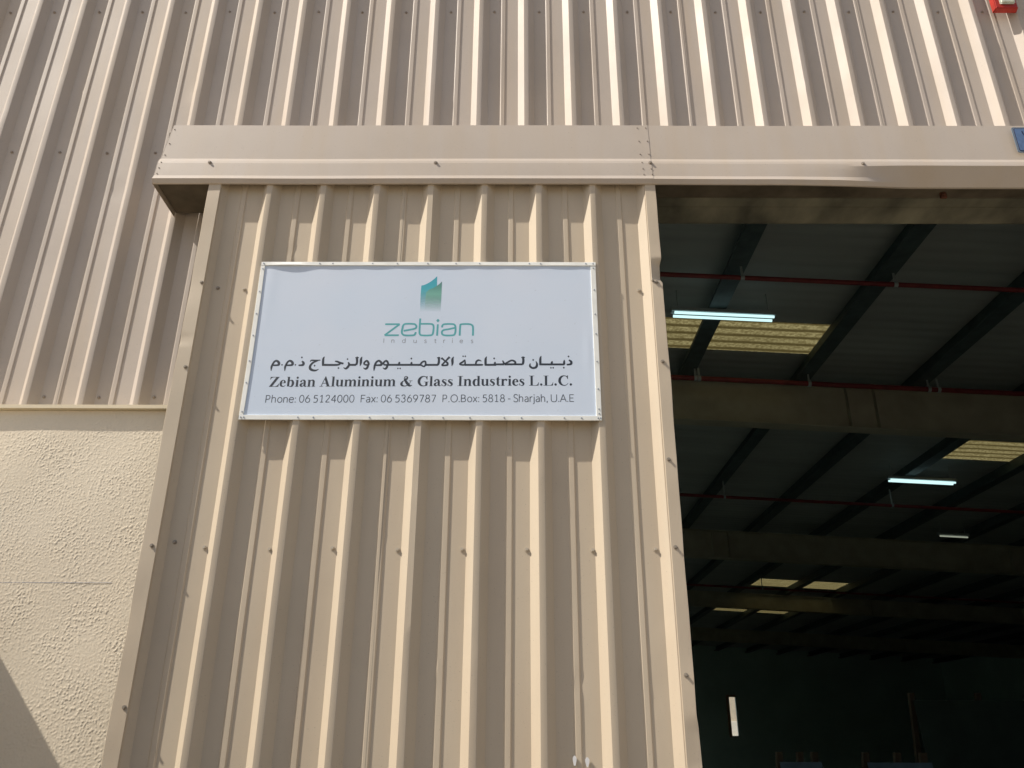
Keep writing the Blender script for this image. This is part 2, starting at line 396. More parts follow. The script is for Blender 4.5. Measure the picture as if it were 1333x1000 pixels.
# roof sheets laid down the slope, translucent ones over some bays; unseen ones at left added to light the hall
SKY = [(0.8, 4.0, 9.32, 10.2), (7.4, 10.43, 13.18, 14.15), (7.4, 10.43, 26.2, 27.4), (7.4, 10.43, 31.9, 33.0), (-11, -.5, 6.2, 8.6), (-11, 0.5, 11.4, 12.8), (-11, 1.2, 16.2, 17.4), (-11, 2.2, 23, 24), (-11, 3.5, 38, 40)]
def roofstrip(x0, x1, y0, y1):
    n = max(2, int((y1-y0)/0.2*6)); ys = np.linspace(y0, y1, n)
    ph = (ys*5.0) % 1.0; h = np.clip(np.abs(ph-.5)*4-1.1, -0.4, 0.4)*0.007
    xs = np.linspace(x0, x1, 3)
    return np.array([[(x, y, hz(x)+.016+hh) for x in xs] for y, hh in zip(ys, h)])
ycuts = sorted(set([YI+.03] + [v for s in SKY for v in s[2:]] + [HY1+.3] + list(np.arange(5.0, 45, 3.0))))
for a, b in zip(ycuts[:-1], ycuts[1:]):
    inside = sorted([(s[0], s[1]) for s in SKY if s[2] <= a + 1e-6 and s[3] >= b - 1e-6])
    x = HX0-.3
    segs = []
    for s0, s1 in inside: segs.append((x, s0)); x = s1
    segs.append((x, HX1+.3))
    for s0, s1 in segs:
        hallpart(MB().grid(roofstrip(s0, s1, a, b)), 'roof_sheet', M['roof'])
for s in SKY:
    hallpart(MB().grid(roofstrip(*s)), 'skylight_or_fill_sheet', M['skylight'] if s[0] > 0 else M['sky_fill'])

# ------------------------------------------------------------------ rendered masonry wall at the lower left
SY = 3.335
st = thing('rendered_wall', 'cream roughcast plaster dado wall under the ribbed cladding, left of the sliding door', 'wall', (-1.7, SY, 0))
x0, x1, z0, z1 = -2.45, -1.36, -0.30+E_, 1.315+E_
def blobs(nx, nz, res):
    r = np.random.default_rng(5)
    def band(l, seed):
        a = np.random.default_rng(seed).standard_normal((nz, nx)); fz = np.fft.fftfreq(nz)[:, None]; fx = np.fft.fftfreq(nx)[None]
        q = np.sqrt(fz**2*1.25+fx**2)*l/res; k = np.exp(-((q-1)/0.55)**2)
        a = np.fft.ifft2(np.fft.fft2(a)*k).real; return a/a.std()
    a = band(0.0145, 1)*.75 + band(0.030, 2)*.45 + band(0.009, 3)*.35
    mask = 1/(1+np.exp(-(a-0.68)*5.0))
    low = band(0.25, 4)
    return mask*(0.00088+0.00020*low) + band(0.010, 6)*0.00009 + band(.5, 7)*0.0006
res = 0.0026; nx = int((x1-x0)/res); nz = int((z1-z0)/res)
H = blobs(nx, nz, res)
Xg, Zg = np.meshgrid(np.linspace(x0, x1, nx), np.linspace(z0, z1, nz))
P = np.stack([Xg, SY - H, Zg], -1)
me = bpy.data.meshes.new('render_coat')
nv = nx*nz; me.vertices.add(nv); me.vertices.foreach_set('co', P.reshape(-1))
ii = (np.arange(nz-1)[:, None]*nx + np.arange(nx-1)[None]).ravel()
quads = np.stack([ii, ii+1, ii+nx+1, ii+nx], 1).astype(np.int32); nf = len(quads)
me.loops.add(nf*4); me.loops.foreach_set('vertex_index', quads.ravel())
me.polygons.add(nf); me.polygons.foreach_set('loop_start', np.arange(0, nf*4, 4, dtype=np.int32))
me.polygons.foreach_set('use_smooth', np.ones(nf, bool)); me.update(); me.validate()
me.materials.append(M['stucco'])
rc = bpy.data.objects.new('render_coat', me); COL.objects.link(rc); child(rc, st)
m = MB(); m.box(-7.0, SY+.001, 0, x0-.0005, SY+.25, z1); m.box(x0-.0005, SY+.006, 0, 0.40, SY+.25, z1); m.box(x0, SY+.001, 0, x1, SY+.006, z0-.003)
child(m.build('wall_core', M['stucco']), st)
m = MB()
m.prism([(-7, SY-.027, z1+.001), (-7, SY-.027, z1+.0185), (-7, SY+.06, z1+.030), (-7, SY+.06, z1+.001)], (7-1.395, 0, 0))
M['flash_bounce'] = simple('cream_flashing_bounce_tint', (0.74, 0.64, 0.45), 0.5, 0, .06, 4)  # paler than the hood colour, to imitate bounce light on the underside
child(m.build('drip_flashing', M['flash_bounce'], bevel=.0008), st)
m = MB(); m.box(-2.45, SY-.0008, 0.5712+E_, -1.63, SY-.0001, 0.5729+E_); child(m.build('pencil_line', M['pencil']), st)

# boundary wall, mostly out of frame to the left: its top edge throws the slanting shadow
m = MB(); m.box(-2.75, -0.4, 0, -2.5, SY-.004, 0.886+E_)
bw = recenter(m.build('boundary_wall', M['stucco'], bevel=.01)); tag(bw, 'cream boundary wall standing out from the facade beyond its left end', 'wall')
fw = thing('outer_wall', 'sunlit cream wall seen through the narrow opening at the far end of the hall', 'wall', (11, 49.7, 0))
m = MB(); m.box(-8, 49.53, 1.02+E_, 30, 49.7, 4); child(m.build('upper_face', M['far']), fw)
M['limewash'] = simple('white_limewash', (0.90, 0.87, 0.78), 0.8)
m = MB(); m.box(-8, 49.5, 0, 30, 49.7, 1.02+E_); child(m.build('plinth', M['limewash']), fw)

# ================================================================== SLIDING DOOR
dr = thing('sliding_door', 'beige ribbed metal sliding door leaf carrying the company sign board', 'sliding door', (-0.40, DOOR+.03, 0.03))
DC = -1.1414
DZ0, DZ1 = 0.03, 2.432+E_
dd = [(0.23, 0.73+E_, .02, -.003), (-0.30, 0.23+E_, .02, -.003), (0.225, 0.20+E_, .02, .003), (0.09, 0.95+E_, .018, -.003), (0.57, 0.36+E_, .03, -.003), (-.72, .5+E_, .02, .003), (-.52, .7+E_, .03, .002)]
for _ in range(34):                                     # knocks and dimples along the ribs
    kx = random.choice(range(0, 8)); onrib = random.random() < .7
    dd.append((DC+.25*kx+(random.uniform(-.05, .0) if onrib else random.uniform(.04, .18)), random.uniform(-.2, 2.3)+E_, random.uniform(.010, .028), random.choice((1, -1, 1))*random.uniform(.0012, .0032)))
for i, (a, b) in enumerate(((-1.43, -0.53-.25*0), (-0.53, 0.601))):
    m = MB().grid(ribbed(a, b, DZ0, DZ1, DC, DOOR + .0007*i, 70+i, dd, step=.04, wav=1.25))
    o = m.build('door_sheet', M['door'], smooth=25); child(o, dr)
    for zrow in (0.676, 1.83, -0.62):
        xs = [DC + 0.25*k + 0.1795 for k in range(-1, 7) if a < DC+.25*k+.1795 < b]
        screws(o, xs, zrow + E_, DOOR + RIB, M['screw_pale'], .006)
    if i == 0:
        screws(o, [DC - 0.25 + 0.058], .70 + E_, DOOR + RIB, M['screw'], .006)
        screws(o, [DC - 0.25 + 0.058], 1.835 + E_, DOOR + RIB, M['screw'], .006)
# edge trims: folded channels over the leaf's two long edges, a little buckled
def trim(xa, xb, yf, ret_x, seed, kinks):
    n = 330; zs = np.linspace(DZ0, DZ1+.002, n); s = smooth_noise(8, n, 1, 10, seed)[:, 0]; s2 = smooth_noise(8, n, 1, 6, seed+1)[:, 0]
    rows = []
    out = 1 if ret_x > (xa+xb)/2 else -1
    inner, outer = (xa, xb) if out > 0 else (xb, xa)
    for i, z in enumerate(zs):
        w = s[i]*.0011; dv = s2[i]*.0010
        kin = 0; kx = 0
        for (kz, kr, ky, kkx) in kinks:
            t = max(0, 1-abs(z-E_-kz)/kr); kin += ky*min(1, t*2.2); kx += kkx*min(1, t*3)
        rows.append([(inner, yf+.012, z), (inner, yf+.0012, z), (inner+out*.0012, yf, z), ((inner+outer)/2, yf+dv*.4+kin*.5, z), (outer-out*.0015+w+kx, yf+dv+kin, z),
                     (outer+w+kx, yf+.0015+dv+kin, z), (outer+w*.7+kx, yf+.055, z), (outer-out*.03, yf+.056, z)])
    return np.array(rows)
tl = MB().grid(trim(-1.439, -1.3815, DOOR-.004, -1.45, 3, [(1.56, .03, .003, .0)])).build('edge_trim', M['door'], smooth=30); child(tl, dr)
tr = MB().grid(trim(0.588, 0.636, DOOR-.004, 0.65, 9, [(1.905, .062, .022, -.006), (-.02, .10, .006, .004)])).build('edge_trim', M['door'], smooth=30); child(tr, dr)
for z in (1.84, 1.43, 0.68, 0.10, -.6):
    screws(tl, [-1.398 if z < 1.8 else -1.392], z+E_, DOOR-.004, M['screw'], .0055)
for z in (1.845, 1.46, 1.03, 0.68, 0.215, -.4):
    screws(tr, [0.606], z+E_, DOOR-.004, M['screw'], .0055)
screws(tr, [0.5935], 1.85+E_, DOOR-.004, M['screw'], .004)
m = MB(); m.box(-1.40, DOOR+.055, DZ0+.01, .60, DOOR+.10, DZ1-.01); child(m.build('back_frame', M['steel']), dr)
m = MB()
for cx, cz, rx, rz in ((.203, -.066, .0065, .017), (.2475, -.070, .0072, .016)):
    pts = [(cx+rx*math.cos(t)*(1+.2*math.sin(3*t)), DOOR+RIB-.0035 if cx > .22 else DOOR+RIB-.007, cz+E_+rz*math.sin(t)) for t in np.linspace(0, 2*math.pi, 13)[:-1]]
    m.prism(pts, (0, -.0035, 0))
child(m.build('paint_dab', M['white']), dr)

# ================================================================== TRACK HOOD
hd = thing('track_hood', 'long folded beige flashing covering the sliding door track above doorway', 'door hood', (1.5, WALL-.15, 2.345+E_))
def hood_profile(x, inset):
    # (y, z) down the front; beyond x~1.9 the lower flange has been knocked inwards
    t = np.clip((x-1.47)/0.42, 0, 1); t = t*t*(3-2*t)
    t2 = np.clip((x-1.15)/0.45, 0, 1); t2 = t2*t2*(3-2*t2)
    p = [(WALL-.001, 2.752), (3.131, 2.720), (3.127, 2.7165), (3.119, 2.62), (3.1135, 2.5065), (3.1030, 2.4860),
         (3.0985, 2.470), (3.0965, 2.452), (3.0940, 2.425), (3.0915, 2.3925), (3.0800, 2.3680), (3.0900, 2.3485), (3.0925, 2.3465), (3.100, 2.3480)]
    q = []
    for i, (y, z) in enumerate(p):
        if i >= 7:
            d = min(2.452 - z, .104)
            fy, fz = 3.0965 + d*0.60, 2.458 - d*0.76
            if i >= 12: fy += (i-11)*.006; fz += .001
            y = y*(1-t) + fy*t; z = z*(1-t) + fz*t
            y += t2*(1-t)*max(d, 0)*.10
        q.append((y+inset+.027 if i else y, z*1.0085+E_))
    return q
def end_shift(z):
    return .026*max(0, (z-E_-2.52)/.22)
def hood_panel(xa, xb, inset, seed, name='hood_panel'):
    xs = np.arange(xa, xb+.001, .04); xs[-1] = xb
    w = smooth_noise(max(8, len(xs)), 8, 14, 1, seed)[0]; w2 = smooth_noise(max(8, len(xs)), 8, 9, 1, seed+5)[0]
    rows = []
    for i, x in enumerate(xs):
        r = []
        for j, (y, z) in enumerate(hood_profile(x, inset)):
            a = 0 if j < 1 else 1
            xx = x + (end_shift(z) if abs(x-xa) < 1e-6 and xa < -1 else 0)
            r.append((xx, y + a*w[i]*.0019*(1 if 2 < j < 9 else .4), z + a*w2[i]*.0008))
        rows.append(r)
    return MB().grid(np.array(rows)).build(name, M['hood'], smooth=9)
h1 = hood_panel(-1.703, 0.628, 0, 21); child(h1, hd)
h2 = hood_panel(0.545, 4.85, .0013, 22); child(h2, hd)
pe = hood_profile(-1.703, 0); pts = [(-1.7025+end_shift(z), y, z) for y, z in pe[:13]] + [(-1.7025, WALL-.001, 2.366+E_)]
m = MB(); m.prism(pts, (.0015, 0, 0)); child(m.build('end_cap', M['hood']), hd)
# rivets and screws
def studs(parent, places, mat, r, name='rivet'):
    first = None
    for x, y, z in places:
        if first is None:
            mb = MB(); mb.tube((0, .001, 0), (0, -.0022, 0), r, 8, r*.7); first = mb.build(name, mat, parent); o = first
        else: o = first.copy(); COL.objects.link(o); o.parent = parent
        o.location = Vector((x, y, z)) - sheet_world(parent)
def yhood(z):
    p = hood_profile(0, 0); zz = [q[1] for q in p[2:12]][::-1]; yy = [q[0] for q in p[2:12]][::-1]
    return float(np.interp(z, zz, yy))
studs(h1, [(x*1.0085, yhood(z*1.0085+E_)-.0004, z*1.0085+E_) for x, z in ((-1.655, 2.69), (-1.662, 2.60), (-1.670, 2.53), (-1.672, 2.475), (-1.675, 2.44), (-1.677, 2.405))], M['rivet'], .0034)
studs(h2, [(x*1.0085, yhood(z*1.0085+E_)-.0008, z*1.0085+E_) for x, z in ((.572, 2.70), (.574, 2.615), (.575, 2.535), (.578, 2.475), (.580, 2.435), (.582, 2.40), (.612, 2.70), (.614, 2.615), (.616, 2.535), (.618, 2.435), (.620, 2.40))], M['rivet'], .0034)
for x in (-1.452, -0.385, 0.6195):
    screws(h1, [x], 2.4920+E_, yhood(2.4920+E_), M['rivet'], .0062)
screws(h2, [1.62], 2.4900+E_, yhood(2.4900+E_)+.002, M['rivet'], .0062)
screws(h2, [2.9], 2.4900+E_, yhood(2.4900+E_)+.004, M['rivet'], .0062)
# track rail enlarged to darken the hood's inside, and a rusty hanger
m = MB(); m.box(-1.68, 3.175, 2.455+E_, 4.8, 3.345, 2.66+E_); child(m.build('track_rail_filler', M['track'], bevel=.002), hd)
m = MB(); m.box(-1.694, 3.127, 2.388+E_, -1.448, WALL-.004, 2.454+E_); m.box(-1.694, 3.16, 2.4545+E_, -1.685, WALL-.004, 2.70+E_); child(m.build('hood_shade_plate', M['track']), hd)  # dark plate added to put shade under the hood's left end
m = MB(); m.box(2.055, 3.300, 2.425+E_, 2.085, 3.312, 2.47+E_); m.tube((2.070, 3.292, 2.445+E_), (2.070, 3.32, 2.445+E_), .010, 8); m.box(2.062, 3.302, 2.468+E_, 2.078, 3.310, 2.52+E_)
hg = recenter(m.build('track_bracket', M['rust'], bevel=.0015)); tag(hg, 'rusty track bracket hanging under the hood at the right side of doorway', 'bracket')

# ================================================================== SIGN BOARD
SX, SZ, SW, SH = -1.139, 1.194+E_, 1.4835, 0.7510
YF = DOOR - .0024
sg = thing('company_sign', 'pale blue company sign board with teal logo screwed to the ribbed door', 'sign', (SX+SW/2, DOOR-.001, SZ))
m = MB(); m.box(SX+.006, DOOR-.0011, SZ+.006, SX+SW-.006, DOOR-.0003, SZ+SH-.006); child(m.build('backing_board', M['alu']), sg)
nx, nz = 180, 90
X, Z = np.meshgrid(np.linspace(SX+.003, SX+SW-.003, nx), np.linspace(SZ+.003, SZ+SH-.003, nz))
w = smooth_noise(nx, nz, 26, 26, 31)*.00030 + smooth_noise(nx, nz, 10, 60, 32)*.00012
u = (X-SX)/SW; v = (Z-SZ)/SH
# vinyl pulled tight between screws: scallops along the top, tension folds from the corners
edge = np.exp(-((1-v)/.05)**2); w += edge*(np.abs(np.sin(u*math.pi*5.2+.3)))*.0009
w += np.exp(-(((u-.035)/.018)**2))*np.clip((v-.45)*2.5, 0, 1)*.0009
w += np.exp(-(((u-.97)/.012)**2 + ((v-.42)/.16)**2))*.0011
w += np.exp(-(((u-.62)/.25)**2))*np.sin((u*1.2+v)*26)*.00006
w += np.exp(-(((u-.88)/.03)**2 + ((v-.03)/.06)**2))*.0009
lim = np.minimum(np.minimum(u, 1-u)/.01, np.minimum(v, 1-v)/.02).clip(0, 1)
BANY = YF + .0004
P = np.stack([X, BANY - np.clip(w, -.0004, .0016)*lim, Z], -1)
bn = MB().grid(P).build('banner', M['banner'], smooth=60); child(bn, sg)
# aluminium strips round the edge, each slightly bowed
def strip(a, b, wd, horiz, bow, seed):
    n = 90; r = []
    s = smooth_noise(n, 8, 18, 1, seed)[0]*.0006
    for i, t in enumerate(np.linspace(0, 1, n)):
        yb = .0050*math.sin(math.pi*min(t/.175, 1))**2 + (.0014*abs(math.sin(math.pi*(t-.175)*9.0)) if t > .175 else 0)
        c = a + (b-a)*t; o = bow*math.sin(math.pi*t)**2 + s[i]
        if horiz == 'T': z1, z0 = SZ+SH+o*.6, SZ+SH-wd+o*.3; q = [(c, DOOR, z1-.0005), (c, YF-.0030, z1), (c, YF-.0040, z1-.0012), (c, YF-.0042-yb, z0+.001), (c, YF-.0034-yb, z0), (c, YF+.001, z0+.0002)]
        elif horiz == 'B': z0, z1 = SZ+o*.4, SZ+wd+o*.4; q = [(c, YF+.001, z1-.0002), (c, YF-.0034, z1), (c, YF-.0042, z1-.001), (c, YF-.0040, z0+.0012), (c, YF-.0030, z0), (c, DOOR, z0+.0005)]
        elif horiz == 'L': x0_, x1_ = SX+o*.5, SX+wd+o; q = [(x0_+.0005, DOOR, c), (x0_, YF-.0024, c), (x0_+.0012, YF-.0034, c), (x1_-.001, YF-.0036, c), (x1_, YF-.0028, c), (x1_-.0002, YF+.001, c)]
        else: x1_, x0_ = SX+SW+o*.5, SX+SW-wd+o; q = [(x0_+.0002, YF+.001, c), (x0_, YF-.0028, c), (x0_+.001, YF-.0036, c), (x1_-.0012, YF-.0034, c), (x1_, YF-.0024, c), (x1_-.0005, DOOR, c)]
        r.append(q)
    return MB().grid(np.array(r)).build('edge_strip', M['alu'], smooth=25)
st_ = {}
for k, a, b, wd, bow, sd in (('L', SZ+.021, SZ+SH-.019, .019, .001, 41), ('R', SZ+.019, SZ+SH-.017, .0215, -.0012, 42), ('T', SX, SX+SW, .0185, .0008, 43), ('B', SX, SX+SW, .0205, 0, 44)):
    st_[k] = strip(a, b, wd, k, bow, sd); child(st_[k], sg)
ys = YF-.0042
studs(st_['T'], [(SX+dx, ys, SZ+SH-.009) for dx in (.011, .26, .318, .495, .605, .74, .865, .97, 1.19, 1.24, 1.44, 1.472)], M['zinc'], .0042, 'screw')
studs(st_['B'], [(SX+dx, ys, SZ+.0105) for dx in (.008, .020, .242, .305, .535, .63, .71, .835, .945, 1.085, 1.155, 1.33, 1.40, 1.468, 1.478)], M['zinc'], .0040, 'screw')
studs(st_['L'], [(SX+.010, ys+.0006, SZ+dz) for dz in (.035, .165, .265, .385, .49, .60, .715)], M['zinc'], .0040, 'screw')
studs(st_['R'], [(SX+SW-.011, ys+.0006, SZ+dz) for dz in (.030, .05, .14, .265, .395, .49, .61, .72)], M['zinc'], .0040, 'screw')

# ---- flat print on the banner
BH = P[:, :, 1].copy(); BX = X[0].copy(); BZ = Z[:, 0].copy()
def banner_y(x, z):
    fx = np.clip((x-BX[0])/(BX[1]-BX[0]), 0, nx-1.001); fz = np.clip((z-BZ[0])/(BZ[1]-BZ[0]), 0, nz-1.001)
    i, j = fx.astype(int), fz.astype(int); a, b = fx-i, fz-j
    return BH[j, i]*(1-a)*(1-b)+BH[j, i+1]*a*(1-b)+BH[j+1, i]*(1-a)*b+BH[j+1, i+1]*a*b
def press(o):
    """lay flat print onto the vinyl; the y stored so far is only the layer offset"""
    me = o.data; n = len(me.vertices); c = np.empty(n*3); me.vertices.foreach_get('co', c); c = c.reshape(-1, 3)
    c[:, 1] = banner_y(c[:, 0], c[:, 2]) - .00016 - (PY - c[:, 1])
    me.vertices.foreach_set('co', c.ravel()); me.update(); return child(o, sg)
PY = BANY
layer = [0]
def ly():
    layer[0] = (layer[0]+1) % 9; return PY - layer[0]*.000022
def brush_poly(mb, pts, fat=1.0):
    """flat stroke with varying width; pts (x, z, w) in mm on the sign"""
    P = [np.array(p, float) for p in pts]
    if len(P) > 2:                                     # Catmull-Rom refine
        Q = []
        for i in range(len(P)-1):
            p0, p1, p2, p3 = P[max(i-1, 0)], P[i], P[i+1], P[min(i+2, len(P)-1)]
            for t in np.linspace(0, 1, 5)[:-1]:
                Q.append(.5*((2*p1)+(-p0+p2)*t+(2*p0-5*p1+4*p2-p3)*t*t+(-p0+3*p1-3*p2+p3)*t**3))
        Q.append(P[-1]); P = Q
    n = len(P); L, R = [], []
    for i in range(n):
        d = P[min(i+1, n-1)][:2] - P[max(i-1, 0)][:2]; d = d/(np.linalg.norm(d)+1e-9); nn = np.array([-d[1], d[0]])
        h = max(P[i][2], .2)*fat/2; L.append(P[i][:2]+nn*h); R.append(P[i][:2]-nn*h)
    y = ly(); vs = [(SX+a/1000, y, SZ+b/1000) for a, b in L+R]
    mb.add(vs, [(i, i+1, n+i+1, n+i) for i in range(n-1)])
ARABIC = [[[106.7,246.9,6.3],[110.1,254.9,7.3],[114.9,263.5,7.3],[123.7,267.0,7.8],[133.1,259.5,9.2],[134.5,249.4,8.7],[123.7,246.4,6.8],[106.8,246.4,6.3]],[[107.2,247.4,7.3],[105.1,236.8,7.3],[105.6,220.4,2.4]],[[164.1,247.0,6.3],[167.5,255.0,7.3],[172.4,263.6,7.3],[181.2,267.1,7.8],[190.5,259.6,9.2],[191.9,249.5,8.7],[181.1,246.5,6.8],[164.2,246.5,6.3]],[[164.5,247.6,7.3],[162.4,236.9,7.3],[162.8,220.5,2.4]],[[144.6,248.3,0.2],[148.2,248.3,7.0],[151.8,248.3,0.2]],[[201.0,248.5,0.2],[204.6,248.5,7.0],[208.2,248.5,0.2]],[[230.6,265.6,5.3],[237.5,257.9,8.7],[236.8,248.8,8.7],[226.6,246.7,6.8],[218.1,246.4,5.8]],[[224.2,283.0,0.2],[228.2,283.0,7.7],[232.2,283.0,0.2]],[[265.3,263.3,2.9],[270.2,269.2,5.8],[286.1,268.7,6.3],[308.2,270.3,3.4]],[[297.1,267.6,4.4],[278.5,259.0,7.3],[267.9,244.6,8.2],[268.6,231.4,9.2],[278.5,224.0,8.7],[293.1,222.7,6.3],[304.6,228.8,1.9]],[[282.2,244.7,0.2],[286.1,244.7,7.4],[289.9,244.7,0.2]],[[323.6,286.5,2.9],[319.4,274.6,7.8],[321.4,244.8,8.2]],[[317.6,248.5,8.2],[380.0,248.6,7.7],[393.9,255.6,6.3]],[[369.6,265.1,3.4],[378.6,264.1,6.8],[393.7,257.7,7.7],[406.6,254.6,6.8]],[[383.6,234.0,0.2],[387.4,234.0,7.4],[391.2,234.0,0.2]],[[425.7,260.7,4.8],[430.8,251.4,7.7],[425.7,238.1,8.7],[417.3,231.2,6.8],[407.9,236.7,1.9]],[[429.1,248.7,7.7],[460.5,248.8,7.7]],[[418.2,275.4,0.2],[422.0,275.4,7.4],[425.8,275.4,0.2]],[[460.1,248.3,7.7],[463.4,261.6,8.2],[461.4,280.3,7.8],[462.8,287.3,2.9]],[[454.5,281.9,4.4],[469.0,282.5,4.4]],[[482.7,286.8,1.9],[479.0,275.0,8.2],[479.3,256.3,7.7],[477.0,243.0,1.4]],[[495.6,248.9,5.8],[493.7,257.7,6.8],[499.2,265.4,6.8],[505.6,267.1,7.3],[511.9,257.7,7.7],[511.3,248.9,7.3],[496.3,249.4,5.8]],[[511.6,251.6,7.3],[508.0,235.7,8.2],[500.6,230.3,6.8],[491.3,235.6,1.9]],[[538.5,247.4,6.8],[542.2,256.5,7.3],[547.0,264.0,7.3],[555.9,268.0,7.3],[565.8,258.7,8.7],[565.7,249.1,8.2],[554.9,247.5,6.8],[538.5,247.4,6.3]],[[538.9,247.9,7.3],[537.9,235.2,6.8],[537.0,221.4,2.4]],[[576.5,249.9,5.8],[575.0,257.9,6.8],[580.8,265.6,6.8],[587.5,267.3,7.3],[593.9,257.9,7.3],[593.0,249.1,7.3],[577.0,249.6,5.8]],[[593.3,251.8,7.3],[589.5,235.8,8.2],[582.7,230.5,6.8],[573.4,235.8,1.9]],[[593.5,249.1,7.7],[658.7,249.3,7.7],[727.6,249.5,7.7]],[[641.5,263.1,3.4],[641.3,258.0,7.3],[640.6,249.3,7.2]],[[693.3,263.2,3.4],[692.8,258.2,7.3],[692.1,249.4,7.2]],[[633.6,232.8,0.2],[637.0,232.8,6.6],[640.5,232.8,0.2]],[[643.2,232.8,0.2],[646.7,232.8,6.6],[650.1,232.8,0.2]],[[687.0,278.7,0.2],[691.0,278.7,7.7],[695.0,278.8,0.2]],[[724.7,249.5,7.7],[734.4,249.5,7.2]],[[733.4,250.0,6.3],[731.7,253.7,6.3],[739.0,263.4,6.3],[749.5,266.0,6.3],[752.5,253.8,6.3],[746.3,242.1,5.8],[734.4,248.4,5.8]],[[750.1,249.5,7.7],[805.6,249.7,7.7]],[[803.9,249.1,8.2],[807.7,262.4,8.2],[807.0,281.2,7.3],[806.3,287.1,2.9]],[[799.2,282.2,4.4],[812.7,283.3,4.4]],[[817.1,281.7,8.7],[825.1,275.8,6.3],[832.7,268.4,6.3],[843.9,258.8,7.3],[844.0,250.3,7.7],[838.3,247.9,6.8],[821.9,247.8,6.3],[827.1,256.6,6.3],[839.8,271.9,6.3],[849.1,283.4,6.8],[847.9,288.8,2.9]],[[841.4,281.2,3.9],[855.4,282.3,3.9]],[[869.3,287.7,1.9],[864.4,275.9,8.2],[865.0,257.3,7.7],[862.6,243.9,1.4]],[[905.6,290.0,0.2],[909.0,290.0,6.7],[912.5,290.0,0.2]],[[914.8,290.0,0.2],[918.2,290.0,6.7],[921.7,290.0,0.2]],[[916.7,273.9,3.4],[910.2,265.4,6.3],[898.8,256.8,6.8],[897.1,252.0,5.8],[908.2,249.9,6.3],[917.8,252.6,6.3],[917.2,273.9,3.9]],[[917.9,249.9,7.7],[986.7,250.1,7.2],[991.7,251.2,1.9]],[[987.1,267.1,2.4],[975.4,271.9,6.3],[965.8,265.5,6.8],[963.2,252.2,6.8]],[[1008.9,288.6,1.9],[1004.3,276.3,8.2],[1004.8,248.3,8.2]],[[1001.2,250.1,7.7],[1049.4,250.2,7.7]],[[1044.7,264.1,3.4],[1043.8,259.0,7.2],[1042.4,250.2,7.2]],[[1036.1,279.8,0.2],[1040.1,279.8,7.7],[1044.1,279.8,0.2]],[[1043.8,252.4,7.4],[1082.3,252.5,7.4]],[[1075.5,270.1,4.3],[1081.0,258.9,6.9],[1081.5,252.5,6.9]],[[1083.7,253.1,6.4],[1096.9,261.9,6.4],[1114.1,270.8,6.4],[1127.4,265.5,7.4],[1129.3,257.9,7.4],[1126.1,253.2,7.4],[1083.7,252.5,7.4]],[[1124.8,252.6,7.4],[1160.6,252.7,7.4]],[[1160.1,252.1,8.0],[1163.3,266.8,8.5],[1162.0,283.8,7.5],[1161.2,289.7,2.7]],[[1154.8,284.4,4.3],[1169.7,285.0,4.3]],[[1192.5,257.5,2.1],[1190.9,244.9,7.4],[1201.7,235.9,7.9],[1216.3,240.0,8.5],[1220.6,253.7,7.4],[1215.9,267.5,2.1]],[[1200.6,273.3,0.3],[1204.5,273.3,7.7],[1208.5,273.3,0.3]],[[1238.5,291.7,2.1],[1234.7,278.7,8.0],[1234.4,251.1,8.0]],[[1230.4,252.9,8.0],[1280.1,253.0,7.4],[1334.4,253.1,7.4]],[[1285.1,268.2,2.7],[1283.4,262.7,6.9],[1281.1,253.0,7.4]],[[1336.2,273.6,2.7],[1334.7,264.2,7.4],[1334.4,251.9,7.4]],[[1275.2,237.2,0.3],[1278.8,237.2,6.9],[1282.3,237.2,0.3]],[[1284.7,237.2,0.3],[1288.3,237.2,6.9],[1291.9,237.2,0.3]],[[1328.8,237.9,0.3],[1332.8,237.9,7.7],[1336.8,237.9,0.3]],[[1354.8,273.7,5.3],[1363.9,266.1,8.5],[1363.7,256.1,8.5],[1354.3,252.6,6.9],[1345.0,252.3,6.4]],[[1349.8,289.9,0.3],[1353.8,289.9,7.7],[1357.8,289.9,0.3]]]
LOGO_WORD = [[[570.2,441.2,7.1],[632.2,441.3,7.1],[571.0,388.1,7.1],[631.5,388.3,7.1]],[[651.1,409.5,7.1],[676.4,414.8,7.1],[699.7,421.1,7.1],[704.7,430.4,7.1],[698.7,440.6,7.1],[686.7,443.2,7.1],[659.0,443.2,7.1],[648.3,436.9,7.1],[645.0,419.2,7.1],[643.7,401.5,7.1],[649.4,391.4,7.1],[660.2,387.9,7.1],[689.6,388.0,7.1],[699.3,391.9,7.1],[703.4,403.8,7.1]],[[719.4,469.2,7.1],[719.0,437.1,7.1],[719.1,403.9,7.1],[722.0,392.9,7.1],[730.9,388.1,7.1],[762.3,388.1,7.1],[775.0,393.0,7.1],[778.2,410.6,7.1],[778.5,430.5,7.1],[773.8,440.3,7.1],[761.8,443.4,7.1],[720.7,443.3,7.1]],[[796.2,441.7,7.1],[794.9,386.9,7.1]],[[814.6,426.2,7.1],[817.3,438.2,7.1],[829.0,442.6,7.1],[858.6,442.7,7.1],[869.4,437.4,7.1],[872.6,424.1,7.1],[872.5,404.2,7.1],[868.2,391.9,7.1],[856.5,388.3,7.1],[831.0,388.3,7.1],[817.9,393.1,7.1],[815.1,404.1,7.1],[821.4,413.4,7.1],[845.6,418.7,7.1],[871.0,425.0,7.1]],[[891.5,387.1,7.1],[892.5,433.0,7.1],[897.7,441.9,7.1],[927.7,442.9,7.1],[941.7,438.4,7.1],[947.5,426.5,7.1],[948.0,387.2,7.1]],[[788.8,459.5,0.4],[795.9,459.5,13.8],[803.0,459.5,0.4]]]
